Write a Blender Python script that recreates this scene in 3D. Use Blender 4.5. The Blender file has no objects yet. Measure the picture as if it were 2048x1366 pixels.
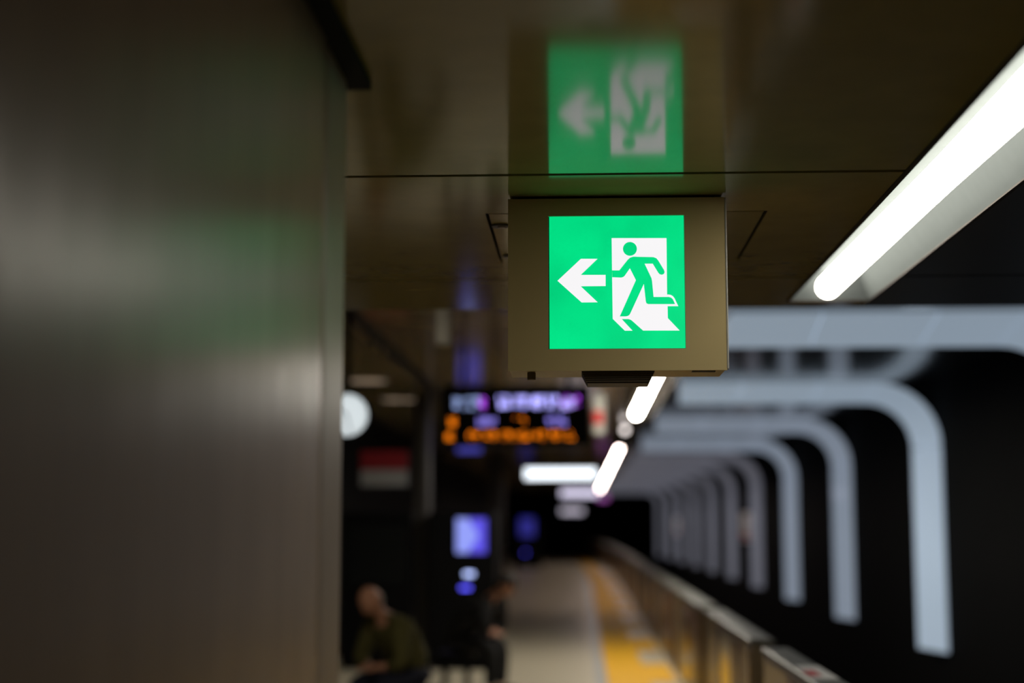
import bpy, bmesh, math, random
from mathutils import Vector, Matrix, Euler

random.seed(7)
S = bpy.context.scene
C = S.collection
PI = math.pi

# ------------------------------------------------------------------ camera
H = 1.70                                    # eye height above the platform
F_PX = 3000.0
cam_d = bpy.data.cameras.new('camera')
cam = bpy.data.objects.new('camera', cam_d)
C.objects.link(cam)
cam_d.sensor_fit = 'HORIZONTAL'
cam_d.sensor_width = 36.0
cam_d.lens = F_PX / 2048 * 36.0
PITCH, YAW = math.radians(6.97), math.radians(2.67)
cam.location = (0, 0, H)
cam.rotation_euler = (PI / 2 + PITCH, 0, YAW)
cam_d.clip_start, cam_d.clip_end = 0.05, 400
cam_d.dof.use_dof = True
cam_d.dof.focus_distance = 4.52
cam_d.dof.aperture_fstop = 0.93
cam_d.dof.aperture_blades = 0
S.camera = cam
ROT = Euler((PI / 2 + PITCH, 0, YAW)).to_matrix()


def at(px, py, Y):
    """photo pixel -> world point at track distance Y (used to measure places)"""
    d = ROT @ Vector((px - 1024, -(py - 683), -F_PX))
    t = Y / d.y
    return Vector((d.x * t, Y, H + d.z * t))


# ------------------------------------------------------------------ world / exposure
W = bpy.data.worlds.new('station_air')
S.world = W
W.use_nodes = True
W.node_tree.nodes['Background'].inputs[0].default_value = (1.0, 0.86, 0.62, 1)
W.node_tree.nodes['Background'].inputs[1].default_value = 0.012
S.view_settings.view_transform = 'Standard'
S.view_settings.look = 'None'
S.view_settings.exposure = 0.0
S.view_settings.gamma = 1.0
S.view_settings.use_curve_mapping = False

TUBE_NEAR = 18.0
TUBE_FAR = 66.0
TUBE_DIST = 34.0
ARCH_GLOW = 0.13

# added unseen fill lamp above the platform, brightens low ceiling edge and seated people
ld = bpy.data.lights.new('added_fill_lamp', 'AREA')
ld.shape, ld.size, ld.size_y = 'RECTANGLE', 0.3, 1.6
ld.energy, ld.color = 34.0, (1.0, 0.90, 0.72)
lamp = bpy.data.objects.new('added_fill_lamp', ld)
C.objects.link(lamp)
lamp.location = (-1.15, 7.9, H + 1.60)

# ------------------------------------------------------------------ materials


def mat(name, col, rough=0.5, metal=0.0, ior=1.45, spec=0.5, coat=0.0, coat_r=0.1):
    m = bpy.data.materials.new(name)
    m.use_nodes = True
    b = m.node_tree.nodes['Principled BSDF']
    b.inputs['Base Color'].default_value = (*col, 1)
    b.inputs['Roughness'].default_value = rough
    b.inputs['Metallic'].default_value = metal
    b.inputs['IOR'].default_value = ior
    b.inputs['Specular IOR Level'].default_value = spec
    b.inputs['Coat Weight'].default_value = coat
    b.inputs['Coat Roughness'].default_value = coat_r
    return m


def glow(name, col, strength, base=(0.05, 0.05, 0.05), rough=0.4):
    m = mat(name, base, rough)
    b = m.node_tree.nodes['Principled BSDF']
    b.inputs['Emission Color'].default_value = (*col, 1)
    b.inputs['Emission Strength'].default_value = strength
    return m


def speckle(m, scale=(40, 40, 40), amount=0.25, bump=0.0, detail=3, bump_scale=None, coords='Object'):
    """wear: noise over the base colour, and an optional bump"""
    nt = m.node_tree
    b = nt.nodes['Principled BSDF']
    tc = nt.nodes.new('ShaderNodeTexCoord')
    mp = nt.nodes.new('ShaderNodeMapping')
    mp.inputs['Scale'].default_value = scale
    no = nt.nodes.new('ShaderNodeTexNoise')
    no.inputs['Detail'].default_value = detail
    nt.links.new(tc.outputs[coords], mp.inputs[0])
    nt.links.new(mp.outputs[0], no.inputs[0])
    col = tuple(b.inputs['Base Color'].default_value)
    mx = nt.nodes.new('ShaderNodeMix')
    mx.data_type = 'RGBA'
    mx.inputs[6].default_value = tuple(c * (1 - amount) for c in col[:3]) + (1,)
    mx.inputs[7].default_value = tuple(c * (1 + amount) for c in col[:3]) + (1,)
    nt.links.new(no.outputs[0], mx.inputs[0])
    nt.links.new(mx.outputs[2], b.inputs['Base Color'])
    if bump:
        mp2 = nt.nodes.new('ShaderNodeMapping')
        mp2.inputs['Scale'].default_value = bump_scale or scale
        no2 = nt.nodes.new('ShaderNodeTexNoise')
        no2.inputs['Detail'].default_value = 2
        nt.links.new(tc.outputs[coords], mp2.inputs[0])
        nt.links.new(mp2.outputs[0], no2.inputs[0])
        bp = nt.nodes.new('ShaderNodeBump')
        bp.inputs['Strength'].default_value = 1.0
        bp.inputs['Distance'].default_value = bump
        nt.links.new(no2.outputs[0], bp.inputs['Height'])
        nt.links.new(bp.outputs[0], b.inputs['Normal'])
    return m


M = {}
M['soffit'] = speckle(mat('lacquered ceiling panel', (0.31, 0.26, 0.09), 0.11, ior=1.5), (1.3, 1.3, 1.3), 0.18)
M['ceil_up'] = speckle(mat('upper ceiling panel', (0.38, 0.31, 0.17), 0.10, ior=1.5), (0.6, 0.6, 0.6), 0.2)
M['ceil_track'] = mat('glossy black ceiling', (0.006, 0.006, 0.007), 0.12, ior=1.5)
M['soffit_dark'] = mat('matt black ceiling panel', (0.012, 0.011, 0.009), 0.5, spec=0.3)
M['groove'] = mat('dark groove', (0.004, 0.004, 0.004), 0.8)
M['floor'] = speckle(mat('platform terrazzo', (0.47, 0.42, 0.315), 0.36), (30, 30, 30), 0.12)
M['bed'] = speckle(mat('track bed', (0.012, 0.012, 0.012), 0.9), (4, 4, 4), 0.4)
M['black_wall'] = mat('black wall panel', (0.002, 0.002, 0.0021), 0.8, spec=0.05)
M['left_wall'] = mat('dark tiled wall', (0.004, 0.004, 0.0042), 0.8, spec=0.06)
M['pillar'] = speckle(mat('satin steel cladding', (0.33, 0.25, 0.18), 0.25, ior=1.14), (1.5, 5, 0.5), 0.3,
                      bump=0.0025, bump_scale=(0.6, 3.0, 0.4))
M['pillar_edge'] = speckle(mat('satin steel edge', (0.26, 0.205, 0.15), 0.36, ior=1.2), (2, 2, 0.6), 0.15)
M['black_trim'] = mat('black trim', (0.004, 0.004, 0.004), 0.7, spec=0.1)
M['sign_case'] = speckle(mat('olive beige enamel', (0.60, 0.485, 0.235), 0.45), (260, 260, 260), 0.06)
M['sign_dark'] = mat('dark brown plastic', (0.018, 0.014, 0.008), 0.5)
M['case_knob'] = mat('grey knob', (0.16, 0.13, 0.085), 0.5)
M['green'] = glow('lit green film', (0.0, 0.74, 0.235), 1.0, (0.0, 0.03, 0.01))
nt = M['green'].node_tree
no = nt.nodes.new('ShaderNodeTexNoise')
no.inputs['Scale'].default_value = 7.0
no.inputs['Detail'].default_value = 1.0
tc = nt.nodes.new('ShaderNodeTexCoord')
mr = nt.nodes.new('ShaderNodeMapRange')
mr.inputs['To Min'].default_value, mr.inputs['To Max'].default_value = 0.78, 1.18
nt.links.new(tc.outputs['Object'], no.inputs['Vector'])
nt.links.new(no.outputs[0], mr.inputs[0])
nt.links.new(mr.outputs[0], nt.nodes['Principled BSDF'].inputs['Emission Strength'])
M['white_lit'] = glow('lit white film', (1.0, 0.985, 1.0), 0.93, (0.05, 0.05, 0.05))
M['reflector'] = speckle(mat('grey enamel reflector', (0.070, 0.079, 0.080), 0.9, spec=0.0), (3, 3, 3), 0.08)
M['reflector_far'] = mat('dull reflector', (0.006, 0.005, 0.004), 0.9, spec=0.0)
M['flange'] = mat('fixture rim', (0.03, 0.024, 0.02), 0.6, spec=0.1)
M['tube'] = glow('fluorescent tube', (1.0, 0.93, 0.80), TUBE_NEAR, (0.7, 0.7, 0.7))
M['tube_far'] = glow('fluorescent tube row', (1.0, 0.93, 0.80), TUBE_FAR, (0.7, 0.7, 0.7))
M['tube_dist'] = glow('fluorescent tube distant', (1.0, 0.82, 0.74), TUBE_DIST, (0.7, 0.7, 0.7))
for key, f, gc in (('arch_glow_near', 2.6, (0.66, 0.82, 1.0)), ('arch_glow_mid', 1.9, (0.68, 0.80, 1.0)), ('arch_glow_far', 0.75, (0.82, 0.82, 1.0))):  # glow put into the panels, with dimmer copies to mimic falloff with distance
    M[key] = speckle(glow('arch panel with added glow', gc, ARCH_GLOW * f, (0.28, 0.35, 0.46), 0.12), (2, 2, 2), 0.06)
M['yellow'] = speckle(mat('yellow tactile tile', (0.74, 0.39, 0.004), 0.7), (6, 6, 6), 0.12)
M['grey_tile'] = speckle(mat('grey border tile', (0.30, 0.32, 0.33), 0.4), (8, 8, 8), 0.12)
M['steel'] = speckle(mat('door steel', (0.21, 0.165, 0.105), 0.3, metal=0.3), (5, 5, 1), 0.1)
M['steel_cap'] = mat('door cap', (0.10, 0.10, 0.085), 0.45)
M['maroon'] = mat('maroon stripe', (0.085, 0.022, 0.014), 0.3)
M['brown'] = mat('brown stripe', (0.12, 0.065, 0.04), 0.3)
M['door_glass'] = mat('dark door glass', (0.01, 0.011, 0.011), 0.1)
M['white_paint'] = mat('white sticker', (0.8, 0.82, 0.84), 0.4)
M['red_paint'] = mat('red print', (0.5, 0.03, 0.03), 0.4)
M['dark_red'] = mat('deep red panel', (0.26, 0.012, 0.022), 0.5)
M['grey_panel'] = mat('grey panel', (0.30, 0.31, 0.33), 0.5)
M['machine'] = mat('black machine body', (0.0035, 0.0035, 0.004), 0.5, spec=0.12)
M['column'] = mat('grey brown column', (0.03, 0.026, 0.023), 0.5)
M['pale_metal'] = mat('pale grey metal', (0.42, 0.42, 0.38), 0.5)
M['speaker_grey'] = mat('speaker grey', (0.24, 0.23, 0.2), 0.6)
M['black_case'] = mat('black display case', (0.004, 0.004, 0.005), 0.5, spec=0.15)
M['led_lav'] = glow('lavender led', (0.42, 0.40, 1.0), 4.6)
M['led_blue'] = glow('pale blue led', (0.42, 0.55, 1.0), 3.2)
M['led_mag'] = glow('magenta led', (0.50, 0.08, 0.95), 3.6)
M['led_dim'] = glow('dim violet led', (0.33, 0.27, 1.0), 2.6)
M['led_orange'] = glow('orange led', (1.0, 0.22, 0.004), 3.0)
M['blue_screen'] = glow('blue screen', (0.11, 0.085, 0.90), 0.9)
M['pale_screen'] = glow('pale blue screen', (0.30, 0.36, 1.0), 0.95)
M['blue_sign'] = glow('blue lit sign', (0.09, 0.09, 0.72), 0.5)
M['blue_dim'] = glow('dim blue screen', (0.05, 0.05, 0.55), 0.4)
M['button_white'] = glow('pale button light', (0.45, 0.55, 1.0), 3.0)
M['button_blue'] = glow('blue button light', (0.10, 0.09, 1.0), 3.2)
M['lamp_white'] = glow('lit white box', (0.85, 0.92, 1.0), 2.2)
M['lamp_mid'] = glow('lit pale box', (0.62, 0.58, 0.75), 1.6)
M['lamp_dim'] = glow('lit dim box', (0.52, 0.48, 0.58), 1.2)
M['violet_lamp'] = glow('violet lamp', (0.45, 0.10, 0.5), 0.8)
M['clock_face'] = glow('lit clock dial', (0.80, 0.90, 0.95), 0.75, (0.6, 0.6, 0.6))
M['warm_lamp'] = glow('dim warm lamp', (0.75, 0.55, 0.38), 0.35)
M['dot_lamp'] = glow('round downlight', (1.0, 0.9, 0.86), 3.0)
M['skin'] = mat('skin', (0.50, 0.25, 0.16), 0.55)
M['olive_cloth'] = speckle(mat('olive check jacket', (0.085, 0.078, 0.022), 0.9), (9, 9, 9), 0.75)
M['black_cloth'] = mat('black cloth', (0.010, 0.010, 0.011), 0.9)
M['navy_cloth'] = mat('navy cloth', (0.012, 0.014, 0.03), 0.9)
M['grey_hair'] = mat('grey hair', (0.22, 0.20, 0.18), 0.8)
M['dark_hair'] = mat('dark hair', (0.015, 0.011, 0.009), 0.7)
M['shoe'] = mat('dark shoe', (0.01, 0.01, 0.01), 0.5)
M['eye'] = mat('eye', (0.03, 0.02, 0.02), 0.3)
M['lip'] = mat('lip', (0.32, 0.12, 0.10), 0.5)
M['clock_black'] = mat('clock black', (0.02, 0.02, 0.02), 0.5)

# ------------------------------------------------------------------ mesh helpers


def bm_box(bm, x0, x1, y0, y1, z0, z1):
    v = [bm.verts.new(p) for p in ((x0, y0, z0), (x1, y0, z0), (x1, y1, z0), (x0, y1, z0),
                                   (x0, y0, z1), (x1, y0, z1), (x1, y1, z1), (x0, y1, z1))]
    for f in ((0, 3, 2, 1), (4, 5, 6, 7), (0, 1, 5, 4), (1, 2, 6, 5), (2, 3, 7, 6), (3, 0, 4, 7)):
        bm.faces.new([v[i] for i in f])


def bm_cyl(bm, p, q, r0, r1=None, n=20):
    r1 = r0 if r1 is None else r1
    p, q = Vector(p), Vector(q)
    d = (q - p).normalized()
    u = d.orthogonal().normalized()
    w = d.cross(u)
    a, b = [], []
    for i in range(n):
        t = 2 * PI * i / n
        o = u * math.cos(t) + w * math.sin(t)
        a.append(bm.verts.new(p + o * r0))
        b.append(bm.verts.new(q + o * r1))
    for i in range(n):
        j = (i + 1) % n
        bm.faces.new((a[i], a[j], b[j], b[i]))
    bm.faces.new(a[::-1])
    bm.faces.new(b)


def bm_loops(bm, loops, caps=True):
    """skin a list of equally long closed loops"""
    rings = [[bm.verts.new(p) for p in L] for L in loops]
    n = len(rings[0])
    for a, b in zip(rings, rings[1:]):
        for i in range(n):
            j = (i + 1) % n
            bm.faces.new((a[i], a[j], b[j], b[i]))
    if caps:
        bm.faces.new(rings[0][::-1])
        bm.faces.new(rings[-1])


def bm_sphere(bm, c, rx, ry, rz, n=20, m=12, keep=None):
    mat4 = Matrix.Translation(c) @ Matrix.Diagonal((rx, ry, rz, 1))
    r = bmesh.ops.create_uvsphere(bm, u_segments=n, v_segments=m, radius=1.0, matrix=mat4)
    if keep:
        bad = [v for v in r['verts'] if not keep(v.co)]
        bmesh.ops.delete(bm, geom=bad, context='VERTS')


def bm_plate(bm, pts, y_front, y_back):
    """flat outline in x,z given thickness along Y"""
    a = [bm.verts.new((p[0], y_front, p[1])) for p in pts]
    b = [bm.verts.new((p[0], y_back, p[1])) for p in pts]
    n = len(pts)
    f = [bm.faces.new(a), bm.faces.new(b[::-1])]
    for i in range(n):
        j = (i + 1) % n
        bm.faces.new((a[j], a[i], b[i], b[j]))
    bm.normal_update()
    bmesh.ops.triangulate(bm, faces=f)


def build(name, bm, m, parent=None, smooth=False, bevel=0.0, segs=2, loc=None, keep_world=True):
    bmesh.ops.recalc_face_normals(bm, faces=bm.faces)
    me = bpy.data.meshes.new(name)
    bm.to_mesh(me)
    bm.free()
    me.materials.append(M[m] if isinstance(m, str) else m)
    if smooth:
        for p in me.polygons:
            p.use_smooth = True
    o = bpy.data.objects.new(name, me)
    C.objects.link(o)
    if parent is not None:
        o.parent = parent
        if keep_world:                       # meshes are written in world space: undo the parents' offset
            off = Vector((0, 0, 0))
            p = parent
            while p:
                off += Vector(p.location)
                p = p.parent
            me.transform(Matrix.Translation(-off))
    if bevel:
        b = o.modifiers.new('bevel', 'BEVEL')
        b.width, b.segments, b.limit_method = bevel, segs, 'ANGLE'
    return o


def box_obj(name, x0, x1, y0, y1, z0, z1, m, parent=None, bevel=0.0):
    bm = bmesh.new()
    bm_box(bm, x0, x1, y0, y1, z0, z1)
    return build(name, bm, m, parent, bevel=bevel)


def cyl_obj(name, p, q, r, m, parent=None, r1=None, n=24, bevel=0.0):
    bm = bmesh.new()
    bm_cyl(bm, p, q, r, r1, n)
    o = build(name, bm, m, parent, bevel=bevel)
    for f in o.data.polygons:
        f.use_smooth = len(f.vertices) == 4
    return o


def tag(o, label=None, cat=None, group=None, kind=None):
    if label:
        o['label'] = label
    if cat:
        o['category'] = cat
    if group:
        o['group'] = group
    if kind:
        o['kind'] = kind
    return o


def thing(name, loc, label, cat, group=None):
    o = bpy.data.objects.new(name, None)
    o.empty_display_size = 0.1
    C.objects.link(o)
    o.location = loc
    return tag(o, label, cat, group)


def curve_off(y):                              # the platform bends gently to the left far away
    return 0.0 if y < 40 else -0.00052 * (y - 40) ** 2


# ------------------------------------------------------------------ setting
Z_LOW = H + 1.0                                # underside of the low ceiling
Z_UP = H + 1.635                                # underside of the high ceiling
X_EDGE = 1.06                                  # platform side of the screen doors
X_WALL = 4.16                                  # wall beyond the track
Y_FAR = 104.0
ys = [-9, 0, 10, 20, 30, 40] + [40 + 4 * k for k in range(1, 17)]


def strip_obj(name, x0, x1, z0, z1, m, y_list, parent=None):
    """a long slab that follows the bend of the platform"""
    bm = bmesh.new()
    loops = []
    for y in y_list:
        o = curve_off(y)
        loops.append([(x0 + o, y, z0), (x1 + o, y, z0), (x1 + o, y, z1), (x0 + o, y, z1)])
    bm_loops(bm, loops)
    return build(name, bm, m, parent)


floor = tag(strip_obj('floor', -3.2, 1.45, -0.25, 0.0, 'floor', ys), kind='structure')
tag(strip_obj('floor_track', 1.45, 4.6, -1.35, -1.15, 'bed', ys), kind='structure')
tag(strip_obj('wall_right', X_WALL, X_WALL + 0.3, -1.15, Z_UP + 0.3, 'black_wall', [y for y in ys if y <= 40]), kind='structure')
tag(strip_obj('wall_right_bend', X_WALL, X_WALL + 0.3, -1.15, Z_UP + 0.3, 'black_wall', [y for y in ys if y >= 40]), kind='structure')
tag(strip_obj('wall_left', -3.4, -3.2, 0.0, Z_UP + 0.3, 'left_wall', ys), kind='structure')
tag(box_obj('wall_back', -3.4, 4.5, -9.2, -9.0, -1.2, Z_UP + 0.3, 'left_wall'), kind='structure')
tag(box_obj('wall_far', -10, 5.0, Y_FAR, Y_FAR + 0.3, -1.2, Z_UP + 0.3, 'black_wall'), kind='structure')

# low ceiling: lacquered panels with open joints, a slot for the lamp and a hole for the hatch
FX0, FX1, FY0, FY1 = 0.935, 1.285, 2.9, 6.71   # opening of the recessed lamp
JO = [-9.0, -3.13, -1.29, 0.55, 2.385, 4.225, 6.06, 6.92]
HA = at(972, 428, 4.79)
hx0, hx1, hy0, hy1 = -0.302, 0.592, 4.765, 5.66
bm = bmesh.new()
bmr = bmesh.new()
ZT = Z_LOW + 0.012
g = 0.014
for a, b in zip(JO, JO[1:]):
    y0, y1 = a + g, b - (g if b < 6.9 else 0)
    if a < hy0 < b:
        bm_box(bm, -3.2, hx0 - 0.007, y0, y1, Z_LOW, ZT)
        bm_box(bm, hx1 + 0.007, FX0 - 0.012, y0, y1, Z_LOW, ZT)
        bm_box(bm, hx0 - 0.007, hx1 + 0.007, y0, hy0 - 0.007, Z_LOW, ZT)
        bm_box(bm, hx0 - 0.007, hx1 + 0.007, hy1 + 0.007, y1, Z_LOW, ZT)
    else:
        bm_box(bm, -3.2, FX0 - 0.012, y0, y1, Z_LOW, ZT)
    if b > 6.9:
        bm_box(bm, FX0 - 0.012, FX1 + 0.012, FY1 + 0.012, y1, Z_LOW, ZT)
    if b <= FY0 or a < FY0:
        bm_box(bm, FX0 - 0.012, FX1 + 0.012, y0, min(y1, FY0 - 0.012), Z_LOW, ZT)
    bm_box(bmr, FX1 + 0.012, X_WALL, y0, y1, Z_LOW, ZT)
tag(build('ceiling_track_side', bmr, 'soffit_dark'), kind='structure')
ceil = tag(build('ceiling', bm, 'soffit'), kind='structure')
bm = bmesh.new()
bm_box(bm, -3.2, FX0 - 0.06, -9, 6.91, ZT + 0.03, Z_UP)
bm_box(bm, FX1 + 0.06, X_WALL, -9, 6.91, ZT + 0.03, Z_UP)
bm_box(bm, FX0 - 0.06, FX1 + 0.06, -9, 6.91, Z_LOW + 0.22, Z_UP)
tag(build('ceiling_backing', bm, 'groove'), kind='structure')
# high ceiling in two fields with a dark slot between them
UY = [6.95] + [y for y in ys if y > 7]
tag(strip_obj('ceiling_high_near_track', -1.72, 1.12, Z_UP, Z_UP + 0.1, 'ceil_up', UY), kind='structure')
tag(strip_obj('ceiling_over_track', 1.12, 4.5, Z_UP, Z_UP + 0.1, 'ceil_track', UY), kind='structure')
tag(strip_obj('ceiling_high_inner', -3.3, -1.92, Z_UP, Z_UP + 0.1, 'ceil_up', UY), kind='structure')
tag(strip_obj('ceiling_slot', -1.92, -1.72, Z_UP + 0.08, Z_UP + 0.12, 'groove', UY), kind='structure')

# hatch in the low ceiling
ht = thing('access_hatch', ((hx0 + hx1) / 2, (hy0 + hy1) / 2, Z_LOW),
           'square flush access hatch in the ceiling just behind the green sign', 'hatch')
box_obj('hatch_panel', hx0 + 0.004, hx1 - 0.004, hy0 + 0.004, hy1 - 0.004, Z_LOW, ZT, 'soffit', ht)
lx = at(1001, 444, 4.95)
cyl_obj('latch', (lx.x, 4.95, Z_LOW - 0.006), (lx.x, 4.95, Z_LOW + 0.002), 0.030, 'sign_dark', ht)
cyl_obj('keyhole_disc', (lx.x + 0.004, 4.95, Z_LOW - 0.009), (lx.x + 0.004, 4.95, Z_LOW - 0.005), 0.014, 'case_knob', ht)
cyl_obj('latch', (lx.x, 5.52, Z_LOW - 0.006), (lx.x, 5.52, Z_LOW + 0.002), 0.022, 'sign_dark', ht)

# steel pillar on the left with black collar
PXR, PY1 = -0.515, 3.22
pl = thing('pillar', (-1.1, 1.6, 0), 'satin metal clad pillar filling the left of the view', 'pillar')
pl['kind'] = 'structure'
box_obj('cladding', -1.75, PXR, -0.6, 2.935, 0, Z_LOW - 0.012, 'pillar', pl, bevel=0.004)
box_obj('corner_strip', -1.75, PXR, 2.943, PY1, 0, Z_LOW - 0.012, 'pillar_edge', pl, bevel=0.018)
box_obj('collar', -1.80, PXR + 0.042, -0.65, 3.285, Z_LOW - 0.022, Z_LOW - 0.001, 'black_trim', pl)

# ------------------------------------------------------------------ exit sign
SY = 4.51
sx0, sx1, sz0, sz1 = -0.2225, 0.4375, H + 0.462, H + 0.992
es = thing('exit_sign', ((sx0 + sx1) / 2, SY + 0.11, Z_LOW),
           'lit green running man exit sign with white left arrow in beige box', 'exit sign')
gx0, gx1, gz0, gz1 = -0.0965, 0.3135, H + 0.530, H + 0.9365
# case front with a window, sides, top and bottom
bm = bmesh.new()
bm_box(bm, sx0, gx0 - 0.003, SY, SY + 0.012, sz0, sz1)
bm_box(bm, gx1 + 0.001, sx1, SY, SY + 0.012, sz0, sz1)
bm_box(bm, gx0 - 0.003, gx1 + 0.001, SY, SY + 0.012, gz1 + 0.001, sz1)
bm_box(bm, gx0 - 0.003, gx1 + 0.001, SY, SY + 0.012, sz0, gz0 - 0.002)
build('front_plate', bm, 'sign_case', es)
bm = bmesh.new()
bm_box(bm, sx0 + 0.004, sx1 - 0.004, SY + 0.014, SY + 0.225, sz0 + 0.002, sz0 + 0.014)
bm_box(bm, sx0 + 0.004, sx0 + 0.016, SY + 0.014, SY + 0.225, sz0 + 0.014, sz1)
bm_box(bm, sx1 - 0.016, sx1 - 0.004, SY + 0.014, SY + 0.225, sz0 + 0.014, sz1)
bm_box(bm, sx0 + 0.016, sx1 - 0.016, SY + 0.213, SY + 0.225, sz0 + 0.014, sz1)
bm_box(bm, sx0 + 0.016, sx1 - 0.016, SY + 0.014, SY + 0.213, sz1 - 0.012, sz1)
build('case', bm, 'sign_case', es)
box_obj('edge_strip', sx1 - 0.001, sx1 + 0.0055, SY - 0.001, SY + 0.02, sz0 + 0.003, sz1 - 0.002, 'pale_metal', es, bevel=0.002)
box_obj('mounting_plate', sx0 + 0.03, sx1 - 0.03, SY + 0.02, SY + 0.20, sz1, Z_LOW, 'black_trim', es)
pn = box_obj('green_panel', gx0, gx1, SY + 0.004, SY + 0.012, gz0, gz1, 'green', es)
box_obj('panel_gap', gx0 - 0.003, gx1 + 0.001, SY + 0.0125, SY + 0.016, gz0 - 0.002, gz1 + 0.001, 'black_trim', es)


def c1(pts):
    r = []
    for x, y in pts:
        p = at(1090 + x / 6.827, 415 + y / 6.827, SY)
        r.append((p.x, p.z))
    return r


D2 = 990
arrow = [(170, 998), (490, 698), (718, 698), (488, 918), (828, 918), (828, 1070), (488, 1073), (720, 1292), (500, 1294)]
doorw = [(910, 415), (1660, 415), (1668, 1186), (1690, 1186), (1718, 1191), (1748, 1208), (1772, 1240), (1798, 1298),
         (1822, 1345), (1675, 1345), (1678, 518 + D2), (1840, 688 + D2), (1340, 688 + D2), (1195, 559 + D2), (1172, 541 + D2),
         (1140, 531 + D2), (1048, 531 + D2), (1196, 690 + D2), (1090, 690 + D2), (925, 528 + D2)]
man = [(916, 857), (1015, 857), (1130, 712), (1162, 684), (1205, 670), (1480, 676), (1520, 690), (1545, 720), (1625, 850),
       (1634, 880), (1624, 905), (1595, 917), (1565, 908), (1545, 885), (1472, 765), (1360, 765), (1455, 965), (1462, 1000),
       (1483, 1220), (1690, 1220), (1720, 1228), (1744, 1248), (1760, 1280), (1776, 1317), (1410, 1317), (1386, 1306),
       (1377, 1280), (1350, 1042), (1165, 455 + D2), (1150, 478 + D2), (1125, 491 + D2), (1100, 495 + D2), (1022, 495 + D2),
       (1242, 990), (1160, 828), (1087, 932), (1067, 948), (1040, 955), (918, 950)]
head = [(1160 + 95 * math.cos(t * PI / 18), 563 + 94 * math.sin(t * PI / 18)) for t in range(36)]
bm = bmesh.new()
bm_plate(bm, c1(arrow), SY + 0.003, SY + 0.0045)
build('arrow', bm, 'white_lit', pn)
bm = bmesh.new()
bm_plate(bm, c1(doorw), SY + 0.003, SY + 0.0045)
build('doorway_symbol', bm, 'white_lit', pn)
bm = bmesh.new()
bm_plate(bm, c1(man), SY + 0.0022, SY + 0.0035)
bm_plate(bm, c1(head), SY + 0.0022, SY + 0.0035)
build('running_figure', bm, 'green', pn)
# underside: louvred box, knob, small plate
lou = bmesh.new()
zb = sz0 + 0.002
bm_loops(lou, [[(0.000, SY + 0.03, zb), (0.222, SY + 0.03, zb), (0.222, SY + 0.20, zb), (0.000, SY + 0.20, zb)],
               [(0.018, SY + 0.045, zb - 0.036), (0.206, SY + 0.045, zb - 0.036), (0.206, SY + 0.18, zb - 0.036), (0.018, SY + 0.18, zb - 0.036)]])
lo = build('emergency_lamp', lou, 'sign_dark', es)
bm = bmesh.new()
for k in range(5):
    z = zb - 0.006 - 0.006 * k
    f = 0.018 * (0.006 + 0.006 * k) / 0.036
    bm_box(bm, f - 0.001, 0.222 - f + 0.001, SY + 0.028 + f * 0.8, SY + 0.034 + f * 0.8, z - 0.0015, z + 0.0015)
build('louvre', bm, 'case_knob', lo)
kx = at(1063, 745, SY + 0.06).x
cyl_obj('test_knob', (kx, SY + 0.06, zb - 0.024), (kx, SY + 0.06, zb), 0.013, 'case_knob', es, bevel=0.002)
box_obj('rating_plate', 0.335, 0.405, SY + 0.03, SY + 0.06, zb - 0.003, zb, 'sign_dark', es)

# ------------------------------------------------------------------ lamps


def trough_light(name, x0, x1, y0, y1, z, label, group, tube_m, refl='reflector', dx=-0.02, r=0.052, depth=0.12):
    cx = (x0 + x1) / 2
    t = thing(name, (cx, (y0 + y1) / 2, z), label, 'ceiling light', group)
    k = 0.055
    bm = bmesh.new()                            # slanted white reflector open below
    lo_ = [(x0, y0, z), (x1, y0, z), (x1, y1, z), (x0, y1, z)]
    up_ = [(x0 + k, y0 + k, z + depth), (x1 - k, y0 + k, z + depth), (x1 - k, y1 - k, z + depth), (x0 + k, y1 - k, z + depth)]
    va = [bm.verts.new(p) for p in lo_]
    vb = [bm.verts.new(p) for p in up_]
    for i in range(4):
        j = (i + 1) % 4
        bm.faces.new((va[i], va[j], vb[j], vb[i]))
    bm.faces.new(vb)
    o = build('reflector', bm, refl, t)
    so = o.modifiers.new('thickness', 'SOLIDIFY')
    so.thickness, so.offset = 0.004, 1.0
    bm = bmesh.new()                            # rim around the opening
    w = 0.014
    bm_box(bm, x0 - w, x0, y0 - w, y1 + w, z - 0.006, z + 0.004)
    bm_box(bm, x1, x1 + w, y0 - w, y1 + w, z - 0.006, z + 0.004)
    bm_box(bm, x0, x1, y0 - w, y0, z - 0.006, z + 0.004)
    bm_box(bm, x0, x1, y1, y1 + w, z - 0.006, z + 0.004)
    build('rim', bm, 'flange', t)
    tx, tz = cx + dx, z + 0.045
    bm = bmesh.new()                            # tube with rounded ends
    loops = []
    ya, yb = y0 + 0.10, y1 - 0.10
    prof = [(ya - r * math.cos(a), r * math.sin(a)) for a in (0.15, 0.5, 0.9, 1.3)] + [(ya, r), (yb, r)] + \
           [(yb + r * math.cos(a), r * math.sin(a)) for a in (1.3, 0.9, 0.5, 0.15)]
    for y, rr in prof:
        loops.append([(tx + rr * math.cos(2 * PI * i / 20), y, tz + rr * math.sin(2 * PI * i / 20)) for i in range(20)])
    bm_loops(bm, loops)
    build('tube', bm, tube_m, t, smooth=True)
    return t


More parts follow.
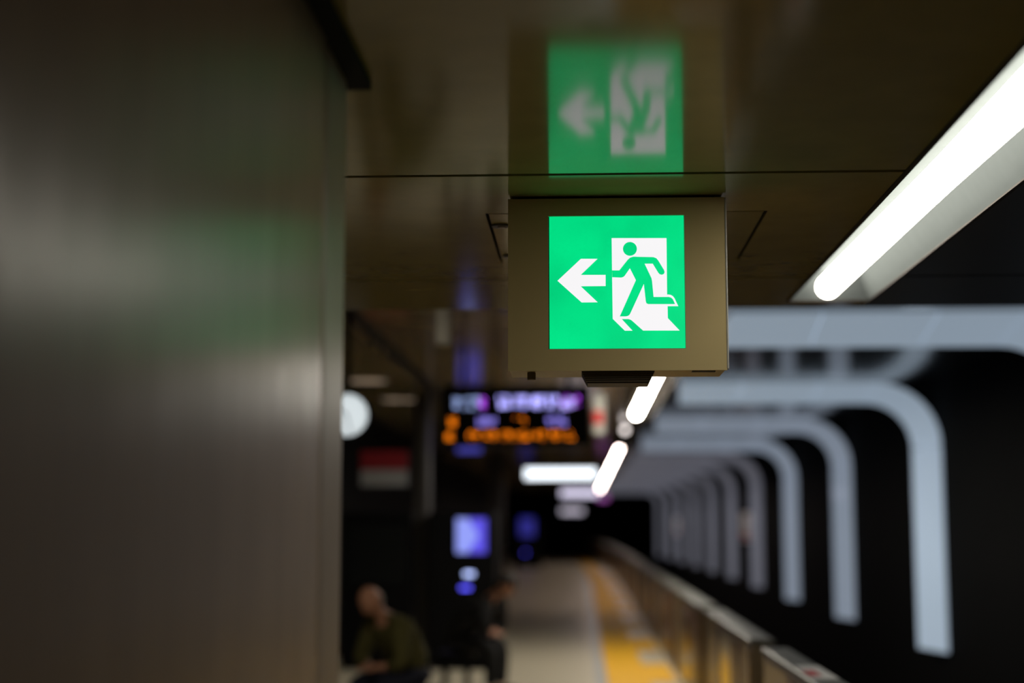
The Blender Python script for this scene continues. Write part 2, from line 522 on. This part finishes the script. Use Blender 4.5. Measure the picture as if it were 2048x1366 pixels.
trough_light('ceiling_light', FX0, FX1, FY0, FY1, Z_LOW, 'long recessed fluorescent light in the low ceiling right of the sign',
             'fluorescent lights along the platform edge', 'tube')
fxc = 0.785
trough_light('ceiling_light', fxc - 0.17, fxc + 0.17, 13.8, 21.2, Z_UP - 0.13, 'bright white fluorescent light seen just below the sign box',
             'fluorescent lights along the platform edge', 'tube_far', 'reflector_far')
trough_light('ceiling_light', fxc - 0.17, fxc + 0.17, 29.5, 66.0, Z_UP - 0.13, 'faint pinkish far fluorescent light beyond the round lamp',
             'fluorescent lights along the platform edge', 'tube_dist', 'reflector_far', r=0.03)


def downlight(p, r, m, label, group=None):
    t = thing('downlight', p, label, 'ceiling lamp', group)
    x, y, z = p
    cyl_obj('lens', (x, y, z - 0.02), (x, y, z - 0.008), r * 0.86, m, t)
    bm = bmesh.new()
    n = 28
    loops = []
    for rr, zz in ((r * 0.88, z - 0.02), (r, z - 0.02), (r, z), (r * 0.88, z)):
        loops.append([(x + rr * math.cos(2 * PI * i / n), y + rr * math.sin(2 * PI * i / n), zz) for i in range(n)])
    loops.append(loops[0])
    bm_loops(bm, loops, caps=False)
    build('ring', bm, 'flange', t)
    return t


# round lamp in the gap of the row: a globe on a short stem
pt = at(1250, 860, 24.6)
t = thing('globe_lamp', (pt.x, 24.6, Z_UP), 'small round lamp between the two far light strips', 'ceiling lamp')
bm = bmesh.new()
bm_sphere(bm, (pt.x, 24.6, pt.z), 0.05, 0.05, 0.05)
build('globe', bm, 'dot_lamp', t, smooth=True)
cyl_obj('stem', (pt.x, 24.6, pt.z + 0.045), (pt.x, 24.6, Z_UP), 0.012, 'flange', t)
downlight((at(735, 752, 16.8).x, 16.8, Z_UP), 0.26, 'warm_lamp', 'dim round ceiling lamp above the clock', 'dim round lamps in the inner ceiling')
downlight((at(797, 793, 19.4).x, 19.4, Z_UP), 0.26, 'warm_lamp', 'dim round ceiling lamp further back than the one above the clock', 'dim round lamps in the inner ceiling')

# ------------------------------------------------------------------ arches over the track
ORD = ['nearest', 'second', 'third', 'fourth', 'fifth', 'sixth', 'seventh', 'eighth', 'ninth', 'tenth', 'eleventh']
XN, ZN = X_WALL - 0.13, Z_UP - 0.105          # centre line of the band
RC = 0.62
PROF = [(-0.36, 0.082), (0.36, -0.082), (0.36, 0.105), (-0.36, 0.105)]   # along the track, outward


def arch_piece(name, samples, yc, parent):
    """samples: (point x, z, outward normal x, z) along the sweep"""
    bm = bmesh.new()
    loops = []
    for x, z, nx, nz in samples:
        loops.append([(x + nx * n, yc + y, z + nz * n) for y, n in PROF])
    bm_loops(bm, loops)
    return build(name, bm, 'arch_glow_near' if yc < 20 else 'arch_glow_mid' if yc < 32 else 'arch_glow_far', parent)


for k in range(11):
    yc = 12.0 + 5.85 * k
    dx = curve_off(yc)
    lab = ('nearest pale arch band, its leg outside the picture' if k == 0 else
           '%s pale arch band over the track counted from the viewer' % ORD[k])
    t = thing('arch_band', (XN + dx, yc, 0.26), lab, 'arch', 'pale arch bands over the track')
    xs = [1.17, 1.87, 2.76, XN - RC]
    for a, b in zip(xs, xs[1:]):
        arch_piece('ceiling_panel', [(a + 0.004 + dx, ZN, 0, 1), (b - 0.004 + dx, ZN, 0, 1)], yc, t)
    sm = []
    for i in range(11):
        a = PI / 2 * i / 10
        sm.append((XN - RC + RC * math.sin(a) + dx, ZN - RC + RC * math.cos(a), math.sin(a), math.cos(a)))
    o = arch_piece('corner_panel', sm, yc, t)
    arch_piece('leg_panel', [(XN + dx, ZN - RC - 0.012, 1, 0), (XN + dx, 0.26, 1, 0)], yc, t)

# station boards on the track wall between the arches
for px, y, lab in ((1485, 38.0, 'pale board with red stripe on the track wall, the nearer one'),
                   (1357, 61.8, 'pale board with red stripe on the track wall, the farther one')):
    x = X_WALL + curve_off(y) - 0.03
    t = thing('station_board', (x, y, 1.65), lab, 'sign', 'station boards on the track wall')
    box_obj('board', x - 0.06, x, y - 1.0, y + 1.0, 1.30, 2.0, 'white_paint', t, bevel=0.01)
    box_obj('stripe', x - 0.066, x - 0.058, y - 0.95, y + 0.95, 1.36, 1.46, 'red_paint', t)

# ------------------------------------------------------------------ platform edge
tp = tag(strip_obj('tactile_strip', 0.26, 0.72, 0.001, 0.009, 'yellow', ys),
         'long yellow tactile strip on the floor along the platform doors', 'tactile paving')
tag(strip_obj('border_strip', 0.14, 0.255, 0.0005, 0.004, 'grey_tile', ys),
    'narrow blue grey border strip left of the yellow strip', 'floor strip')
n_unit = 21
for k in range(n_unit):
    y0 = 1.5 + 4.15 * k                        # far end of each unit at y0 + 3.55
    y1 = y0 + 3.5
    o = curve_off((y0 + y1) / 2)
    o0, o1 = curve_off(y0), curve_off(y1)
    lab = {1: 'nearest platform screen door panel, with a red and white sticker on top',
           2: 'second platform screen door panel from the viewer, dark maroon bands'}.get(
        k, 'low platform screen door panel, number %d along the row from the viewer' % (k))
    if k == 0:
        continue                               # lies outside the picture
    words = ['', 'nearest', 'second', 'third', 'fourth', 'fifth', 'sixth', 'seventh', 'eighth', 'ninth', 'tenth', 'eleventh',
             'twelfth', 'thirteenth', 'fourteenth', 'fifteenth', 'sixteenth', 'seventeenth', 'eighteenth', 'nineteenth', 'twentieth']
    if k > 2:
        lab = '%s low platform screen door panel in the row from the viewer' % words[k]
    t = thing('platform_screen_door', (X_EDGE + o, (y0 + y1) / 2, 0), lab, 'platform door', 'platform screen doors beside the track')
    xf = X_EDGE
    ZD = 0.93

    def seg(name, ya, yb, xa, xb, za, zb_, m, bev=0.0, par=None):
        bm = bmesh.new()
        oa, ob = curve_off(ya), curve_off(yb)
        bm_loops(bm, [[(xa + oa, ya, za), (xb + oa, ya, za), (xb + oa, ya, zb_), (xa + oa, ya, zb_)],
                      [(xa + ob, yb, za), (xb + ob, yb, za), (xb + ob, yb, zb_), (xa + ob, yb, zb_)]])
        return build(name, bm, m, par or t, bevel=bev)
    seg('body', y0, y1, xf + 0.01, xf + 0.16, 0.0, ZD, 'steel', 0.015)
    cp = seg('cap', y0 - 0.01, y1 + 0.01, xf - 0.005, xf + 0.17, ZD, ZD + 0.045, 'steel_cap', 0.02)
    seg('brown_band', y0 + 0.05, y0 + 0.55, xf, xf + 0.012, 0.06, ZD - 0.03, 'brown')
    seg('maroon_band', y0 + 0.75, y0 + 1.25, xf, xf + 0.012, 0.06, ZD - 0.03, 'maroon')
    seg('window', y0 + 1.3, y0 + 2.1, xf, xf + 0.012, 0.10, ZD - 0.03, 'door_glass')
    seg('maroon_band', y0 + 2.15, y0 + 2.45, xf, xf + 0.012, 0.06, ZD - 0.03, 'maroon')
    seg('sliding_leaf', y1 + 0.03, y1 + 0.62, xf + 0.09, xf + 0.14, 0.02, ZD - 0.10, 'door_glass')
    if k == 1:
        ps = at(1610, 1325, 7.3)
        seg('sticker', 7.3, 7.95, xf + 0.03, xf + 0.15, ZD + 0.0455, ZD + 0.048, 'white_paint', par=cp)
        seg('sticker_red_mark', 7.42, 7.70, xf + 0.03, xf + 0.09, ZD + 0.0485, ZD + 0.050, 'red_paint', par=cp)
    # yellow tactile pad in front of the opening
    if k > 11:
        continue
    pad = seg('tactile_pad', y1 - 0.75, y1 + 1.35, 0.72, 1.02, 0.001, 0.009, 'yellow')
    pad.parent = None
    pad.location = (0, 0, 0)
    pad.data.transform(Matrix.Translation(Vector(t.location)))
    tag(pad, 'yellow tactile pad at the opening past the %s platform door panel' % words[k], 'tactile paving', 'yellow pads at the door openings')

# ------------------------------------------------------------------ departure board
BY = 13.7
bl, br = at(883, 772, BY), at(1180, 892, BY)
t = thing('departure_board', ((bl.x + br.x) / 2, BY + 0.1, br.z), 'black hanging display with rows of violet and orange lights', 'display board')
box_obj('case', bl.x, br.x, BY, BY + 0.2, br.z, bl.z, 'black_case', t, bevel=0.012)
for fx in (0.15, 0.85):
    x = bl.x + (br.x - bl.x) * fx
    cyl_obj('hanger', (x, BY + 0.1, bl.z), (x, BY + 0.1, Z_UP), 0.018, 'black_trim', t)


def led_row(name, px0, px1, py, h, m, fill, gap=None):
    a, b = at(px0, py, BY), at(px1, py, BY)
    d = 0.0125
    nz = max(1, int(h / d))
    nx = max(1, int((b.x - a.x) / d))
    cell = gap[0] if gap else nx
    for c0 in range(0, nx, cell):              # one part per character cell
        bm = bmesh.new()
        for i in range(c0, min(nx, c0 + cell - (gap[1] if gap else 0))):
            for j in range(nz):
                if random.random() < fill:
                    x, z = a.x + i * d, a.z + (j - nz / 2) * d
                    bm_box(bm, x, x + 0.009, BY - 0.004, BY + 0.002, z, z + 0.009)
        build(name, bm, m, t)


led_row('led_character', 908, 958, 806, 0.115, 'led_blue', 0.2, (5, 1))
led_row('led_mark', 960, 972, 806, 0.115, 'led_mag', 0.36)
led_row('led_character', 996, 1122, 804, 0.115, 'led_lav', 0.46, (12, 3))
led_row('led_character', 1122, 1158, 804, 0.115, 'led_mag', 0.26)
led_row('led_character', 1124, 1150, 806, 0.115, 'led_blue', 0.36)
led_row('led_mark', 898, 913, 843, 0.085, 'led_orange', 0.52)
led_row('led_character', 956, 992, 843, 0.085, 'led_dim', 0.4, (4, 1))
led_row('led_mark', 1030, 1056, 841, 0.075, 'led_orange', 0.15)
led_row('led_character', 1094, 1134, 843, 0.085, 'led_dim', 0.4, (4, 1))
led_row('led_mark', 893, 907, 872, 0.085, 'led_orange', 0.45)
led_row('led_character', 936, 1150, 871, 0.08, 'led_orange', 0.34, (12, 3))

# other hanging things around the board


def hung_box(name, px0, px1, py0, py1, Y, th, m_face, label, cat, group=None, m_case='black_case', rods=2, face=True):
    a, b = at(px0, py0, Y), at(px1, py1, Y)
    t = thing(name, ((a.x + b.x) / 2, Y + th / 2, b.z), label, cat, group)
    box_obj('case', a.x - 0.01, b.x + 0.01, Y, Y + th, b.z - 0.01, a.z + 0.01, m_case, t, bevel=0.006)
    f = box_obj('face', a.x, b.x, Y - 0.004, Y + 0.002, b.z, a.z, m_face, t)
    for i in range(rods):
        x = a.x + (b.x - a.x) * ((i + 0.5) / rods if rods == 1 else 0.12 + 0.76 * i / (rods - 1))
        cyl_obj('hanger', (x, Y + th / 2, a.z + 0.01), (x, Y + th / 2, Z_UP), 0.012, 'black_trim', t)
    return t, f


hung_box('hanging_sign', 915, 962, 842, 905, 20.0, 0.08, 'blue_sign', 'small blue lit sign peeking out under the display board', 'sign')
hung_box('lightbox_sign', 1050, 1192, 937, 958, 20.6, 0.10, 'lamp_white', 'bright white lit sign bar below the display board, the highest of three',
         'lit sign', 'lit sign bars across the platform')
hung_box('lightbox_sign', 1122, 1196, 979, 993, 30.0, 0.12, 'lamp_mid', 'pale lit sign bar, the middle one of three below the display board',
         'lit sign', 'lit sign bars across the platform')
hung_box('lightbox_sign', 1122, 1166, 1017, 1027, 44.0, 0.12, 'lamp_dim', 'faint short lit sign bar, the lowest of three below the display board',
         'lit sign', 'lit sign bars across the platform')
hung_box('signal_lamp', 1196, 1216, 990, 1000, 46.0, 0.12, 'violet_lamp', 'faint violet lamp beside the end of the far light strip', 'lamp', rods=1)
# narrow red and white sign
t, f = hung_box('hanging_sign', 1187, 1209, 785, 868, 16.0, 0.05, 'pale_metal', 'narrow red and white hanging sign right of the display board', 'sign',
                m_case='column', rods=1)
a, b = at(1187, 822, 16.0), at(1206, 848, 16.0)
box_obj('red_mark', a.x, b.x, 15.99, 15.998, b.z, a.z, 'red_paint', f)
# loudspeaker hanging from the high ceiling
a, b = at(871, 560, 9.8), at(899, 688, 9.8)
t = thing('loudspeaker', ((a.x + b.x) / 2, 9.85, Z_UP), 'pale grey slim loudspeaker hanging from ceiling left of sign box', 'loudspeaker')
box_obj('housing', a.x, b.x, 9.8, 9.9, b.z, b.z + 0.28, 'speaker_grey', t, bevel=0.012)
cyl_obj('stem', ((a.x + b.x) / 2, 9.85, b.z + 0.28), ((a.x + b.x) / 2, 9.85, Z_UP), 0.02, 'speaker_grey', t)
box_obj('grille', a.x + 0.012, b.x - 0.012, 9.796, 9.802, b.z + 0.02, b.z + 0.26, 'speaker_grey', t)

# clock half hidden by the pillar
cp = at(694, 830, 11.0)
R = 0.155
t = thing('clock', (cp.x, 11.05, cp.z), 'round lit white clock half hidden by the pillar', 'clock')
cyl_obj('housing', (cp.x, 11.0, cp.z), (cp.x, 11.10, cp.z), R + 0.012, 'black_trim', t, n=40)
dl = cyl_obj('dial', (cp.x, 10.996, cp.z), (cp.x, 11.002, cp.z), R, 'clock_face', t, n=40)
for i in range(12):
    bm = bmesh.new()
    a = 2 * PI * i / 12
    c, s = math.cos(a), math.sin(a)
    p, q = (cp.x + c * R * 0.82, 10.994, cp.z + s * R * 0.82), (cp.x + c * R * 0.94, 10.994, cp.z + s * R * 0.94)
    bm_cyl(bm, p, q, 0.004, n=6)
    build('hour_mark', bm, 'clock_black', dl)
cyl_obj('hour_hand', (cp.x, 10.991, cp.z), (cp.x - 0.07, 10.991, cp.z + 0.045), 0.007, 'clock_black', dl, n=8)
cyl_obj('minute_hand', (cp.x, 10.989, cp.z), (cp.x + 0.03, 10.989, cp.z - 0.125), 0.005, 'clock_black', dl, n=8)
cyl_obj('hanger', (cp.x, 11.05, cp.z + R), (cp.x, 11.05, Z_UP), 0.018, 'black_trim', t)

# red and grey notice under the clock
t, f = hung_box('notice_board', 722, 815, 902, 972, 17.4, 0.05, 'dark_red', 'dim red and grey notice board hanging below the clock', 'notice board')
a, b = at(722, 940, 17.4), at(815, 972, 17.4)
box_obj('grey_field', a.x, b.x, 17.388, 17.396, b.z, a.z, 'grey_panel', f)

# ------------------------------------------------------------------ machines and columns
def machine(px0, px1, Y, dep, hgt, label, group):
    a, b = at(px0, 1200, Y).x, at(px1, 1200, Y).x
    t = thing('vending_machine', ((a + b) / 2, Y + dep / 2, 0), label, 'vending machine', group)
    box_obj('body', a, b, Y, Y + dep, 0.06, hgt, 'machine', t, bevel=0.015)
    box_obj('plinth', a + 0.03, b - 0.03, Y + 0.03, Y + dep, 0.0, 0.06, 'black_trim', t)
    box_obj('delivery_flap', a + 0.12, b - 0.25, Y - 0.006, Y + 0.01, 0.20, 0.42, 'black_trim', t, bevel=0.004)
    return t, a, b


t, a, b = machine(857, 990, 18.0, 0.7, 1.85, 'black vending machine with bright blue screen right of the column', 'black vending machines')
s0, s1 = at(913, 1037, 17.99), at(972, 1106, 17.99)
sc = box_obj('screen', s0.x, s1.x, 17.988, 18.0, s1.z, s0.z, 'blue_screen', t)
bm = bmesh.new()
mid = (s0.x * 0.45 + s1.x * 0.55, (s0.z + s1.z) / 2)
bm_plate(bm, [(s0.x, s1.z), (s0.x * 0.62 + s1.x * 0.38, s1.z), (s0.x * 0.25 + s1.x * 0.75, mid[1]), (s0.x * 0.62 + s1.x * 0.38, s0.z), (s0.x, s0.z)], 17.984, 17.989)
build('pale_graphic', bm, 'pale_screen', sc)
p = at(938, 1148, 17.99)
box_obj('button_light', p.x - 0.055, p.x + 0.055, 17.99, 18.0, p.z - 0.02, p.z + 0.02, 'button_white', t)
p = at(931, 1176, 17.99)
box_obj('button_light', p.x - 0.06, p.x + 0.06, 17.99, 18.0, p.z - 0.015, p.z + 0.015, 'button_blue', t)
t, a, b = machine(680, 824, 18.0, 0.7, 1.85, 'unlit black vending machine behind the seated bald man', 'black vending machines')
box_obj('display_window', a + 0.08, b - 0.08, 17.99, 18.0, 1.0, 1.7, 'door_glass', t)
t, a, b = machine(1026, 1082, 60.0, 0.7, 1.85, 'far black vending machine with faint blue screen beyond the column', 'black vending machines')
s0, s1 = at(1040, 1036, 59.98), at(1068, 1072, 59.98)
box_obj('screen', s0.x, s1.x, 59.985, 60.0, s1.z, s0.z, 'blue_dim', t)
p = at(1051, 1105, 59.98)
box_obj('button_light', p.x - 0.05, p.x + 0.05, 59.98, 60.0, p.z - 0.02, p.z + 0.02, 'button_blue', t)


def column(px0, px1, Y, label):
    a, b = at(px0, 1200, Y).x, at(px1, 1200, Y).x
    t = thing('column', ((a + b) / 2, Y + 0.2, 0), label, 'column', 'square columns on the platform')
    box_obj('shaft', a, b, Y, Y + 0.4, 0.0, Z_UP, 'column', t, bevel=0.02)
    box_obj('base_band', a - 0.012, b + 0.012, Y - 0.012, Y + 0.412, 0.0, 0.15, 'black_trim', t)


column(826, 855, 18.3, 'slim grey brown column between the two near vending machines')
column(976, 1006, 34.0, 'slim grey column behind the blue lit vending machine')

# ------------------------------------------------------------------ people


def skin_body(name, joints, edges, m, parent=None, levels=2):
    """one continuous skinned surface; joints: name -> (x, y, z, radius)"""
    names = list(joints)
    me = bpy.data.meshes.new(name)
    me.from_pydata([joints[n][:3] for n in names], [(names.index(a), names.index(b)) for a, b in edges], [])
    me.materials.append(M[m])
    o = bpy.data.objects.new(name, me)
    C.objects.link(o)
    sk = o.modifiers.new('skin', 'SKIN')
    sk.use_smooth_shade = True
    for i, n in enumerate(names):
        r = joints[n][3]
        r = (r, r) if not isinstance(r, tuple) else r
        me.skin_vertices[0].data[i].radius = r
    me.skin_vertices[0].data[0].use_root = True
    su = o.modifiers.new('smooth', 'SUBSURF')
    su.levels = su.render_levels = levels
    if parent:
        o.parent = parent
    return o


def seated_person(loc, rz, label, jacket, trousers, hair, bald, lean):
    t = thing('person', loc, label, 'person')
    t.rotation_euler = (0, 0, rz)
    # local frame: faces -Y, seat at z = 0.45, hips over the origin
    L = lean
    nk = (0, -0.10 - L * 0.5, 1.05 - L * 0.12)
    J = {'pelvis': (0, 0.0, 0.55, (0.12, 0.10)), 'belly': (0, -0.03 - L * 0.12, 0.72, (0.12, 0.095)),
         'chest': (0, -0.06 - L * 0.32, 0.90 - L * 0.04, (0.12, 0.085)), 'neck': (*nk, 0.055),
         'skull': (0, nk[1] - 0.05 - L * 0.12, nk[2] + 0.095, 0.056)}
    E = [('pelvis', 'belly'), ('belly', 'chest'), ('chest', 'neck'), ('neck', 'skull')]
    for s, n in ((-1, 'l'), (1, 'r')):
        J.update({n + 'sh': (s * 0.17, nk[1] + 0.03, nk[2] - 0.07, 0.062), n + 'el': (s * 0.25, nk[1] - 0.02, 0.66, 0.045),
                  n + 'wr': (s * 0.10, -0.36, 0.63, 0.030), n + 'pa': (s * 0.055, -0.42, 0.625, (0.040, 0.020)),
                  n + 'hp': (s * 0.10, -0.03, 0.53, 0.085), n + 'kn': (s * 0.15, -0.46, 0.50, 0.062),
                  n + 'an': (s * 0.14, -0.44, 0.09, 0.040), n + 'to': (s * 0.15, -0.62, 0.035, (0.042, 0.03))})
        E += [('chest', n + 'sh'), (n + 'sh', n + 'el'), (n + 'el', n + 'wr'), (n + 'wr', n + 'pa'),
              ('pelvis', n + 'hp'), (n + 'hp', n + 'kn'), (n + 'kn', n + 'an'), (n + 'an', n + 'to')]
        for q in range(4):                     # four fingers bent over the knee side of the lap
            bx = s * (0.085 - 0.02 * q)
            ln = (0.030, 0.036, 0.034, 0.026)[q]
            J['%sf%da' % (n, q)] = (bx, -0.455 - ln * 0.4, 0.622, 0.0085)
            J['%sf%db' % (n, q)] = (bx - s * 0.004, -0.455 - ln * 1.4, 0.602, 0.008)
            E += [(n + 'pa', '%sf%da' % (n, q)), ('%sf%da' % (n, q), '%sf%db' % (n, q))]
        J[n + 'tha'] = (s * 0.015, -0.415, 0.640, 0.010)
        J[n + 'thb'] = (s * 0.004, -0.450, 0.640, 0.009)
        E += [(n + 'pa', n + 'tha'), (n + 'tha', n + 'thb')]
    body = skin_body('body', J, E, 'skin', t)
    # head, shaped over the skull joint, tilted towards the lap
    hx, hy, hz, _ = J['skull']
    hd = bmesh.new()
    bm_sphere(hd, (0, 0, 0.02), 0.078, 0.098, 0.112, 24, 16)
    for v in hd.verts:
        if v.co.z < -0.01:                     # narrow towards chin
            f = 1 - 0.34 * min(1, (-0.01 - v.co.z) / 0.09)
            v.co.x *= f
            if v.co.y > 0:
                v.co.y *= f
    nose = [hd.verts.new(p) for p in ((-0.016, -0.092, -0.022), (0.016, -0.092, -0.022), (0, -0.120, -0.018), (0, -0.096, 0.028), (0, -0.088, -0.03))]
    for f in ((0, 2, 3), (2, 1, 3), (0, 4, 2), (4, 1, 2)):
        hd.faces.new([nose[i] for i in f])
    bm_sphere(hd, (-0.079, 0.008, 0.0), 0.012, 0.020, 0.032, 10, 8)
    bm_sphere(hd, (0.079, 0.008, 0.0), 0.012, 0.020, 0.032, 10, 8)
    ho = build('head', hd, 'skin', t, smooth=True, keep_world=False)
    ho.location = (hx, hy - 0.015, hz + 0.015)
    ho.rotation_euler = (0.25 + L * 0.9, 0, 0)
    for sx in (-1, 1):
        e = bmesh.new()
        bm_sphere(e, (sx * 0.031, -0.088, 0.018), 0.013, 0.008, 0.008, 10, 8)
        build('eye', e, 'eye', ho, smooth=True, keep_world=False)
    e = bmesh.new()
    bm_sphere(e, (0, -0.088, -0.045), 0.024, 0.008, 0.006, 12, 8)
    build('mouth', e, 'lip', ho, smooth=True, keep_world=False)
    e = bmesh.new()
    if bald:
        bm_sphere(e, (0, 0.006, 0.016), 0.085, 0.102, 0.10, 24, 16, keep=lambda c: -0.075 < c.z < 0.025 and c.y > 0.0)
    else:
        bm_sphere(e, (0, 0.008, 0.026), 0.088, 0.106, 0.118, 24, 16, keep=lambda c: c.z > (0.065 if c.y < -0.03 else -0.08))
    h = build('hair', e, hair, ho, smooth=True, keep_world=False)
    h.modifiers.new('thickness', 'SOLIDIFY').thickness = 0.008
    # clothes: thicker skins over the body
    K = {n: J[n] for n in ('pelvis', 'belly', 'chest')}
    K['pelvis'] = (0, 0.02, 0.53, (0.17, 0.15))
    K['belly'] = (*J['belly'][:3], (0.19, 0.155))
    K['chest'] = (*J['chest'][:3], (0.20, 0.155))
    K['collar'] = (nk[0], nk[1] + 0.005, nk[2] - 0.03, 0.078)
    EK = [('pelvis', 'belly'), ('belly', 'chest'), ('chest', 'collar')]
    for n in 'lr':
        for q, r in (('sh', 0.098), ('el', 0.068)):
            K[n + q] = (*J[n + q][:3], r)
        w, p = Vector(J[n + 'el'][:3]), Vector(J[n + 'wr'][:3])
        K[n + 'cf'] = (*(w.lerp(p, 0.9)), 0.045)
        EK += [('chest', n + 'sh'), (n + 'sh', n + 'el'), (n + 'el', n + 'cf')]
    skin_body('jacket', K, EK, jacket, t)
    K = {'waist': (0, 0.015, 0.60, 0.135), 'pelvis': (0, 0.01, 0.555, 0.125)}
    EK = [('waist', 'pelvis')]
    for n in 'lr':
        for q, r in (('hp', 0.100), ('kn', 0.080), ('an', 0.066)):
            K[n + q] = (*J[n + q][:3], r)
        EK += [('pelvis', n + 'hp'), (n + 'hp', n + 'kn'), (n + 'kn', n + 'an')]
    skin_body('trousers', K, EK, trousers, t)
    for n in 'lr':
        a, b = J[n + 'an'], J[n + 'to']
        skin_body('shoe', {'heel': (a[0], a[1] + 0.03, 0.055, 0.062), 'toe': (b[0], b[1], 0.045, (0.058, 0.05))}, [('heel', 'toe')], 'shoe', t)
    return t


def bench(x0, x1, y0, y1, label):
    t = thing('bench', ((x0 + x1) / 2, (y0 + y1) / 2, 0), label, 'bench')
    box_obj('seat', x0, x1, y0, y1, 0.38, 0.43, 'machine', t, bevel=0.015)
    for x in (x0 + 0.06, x1 - 0.10):
        for y in (y0 + 0.05, y1 - 0.09):
            box_obj('leg', x, x + 0.04, y, y + 0.04, 0.0, 0.38, 'black_trim', t)


p1 = at(755, 1205, 11.6)
seated_person((p1.x + 0.25, 11.88, 0), -0.75, 'bald person seated by the pillar in olive checked jacket, head bowed', 'olive_cloth', 'navy_cloth', 'grey_hair', True, 0.42)
bench(p1.x + 0.02, p1.x + 0.50, 11.65, 12.15, 'black bench under the bald seated person')
p2 = at(908, 1205, 15.2)
seated_person((p2.x, 15.4, 0), 1.25, 'person in black clothes seated before the blue lit machine', 'black_cloth', 'black_cloth', 'dark_hair', False, 0.6)
bench(p2.x - 0.18, p2.x + 0.20, 15.2, 15.6, 'small black seat under the dark clothed person')
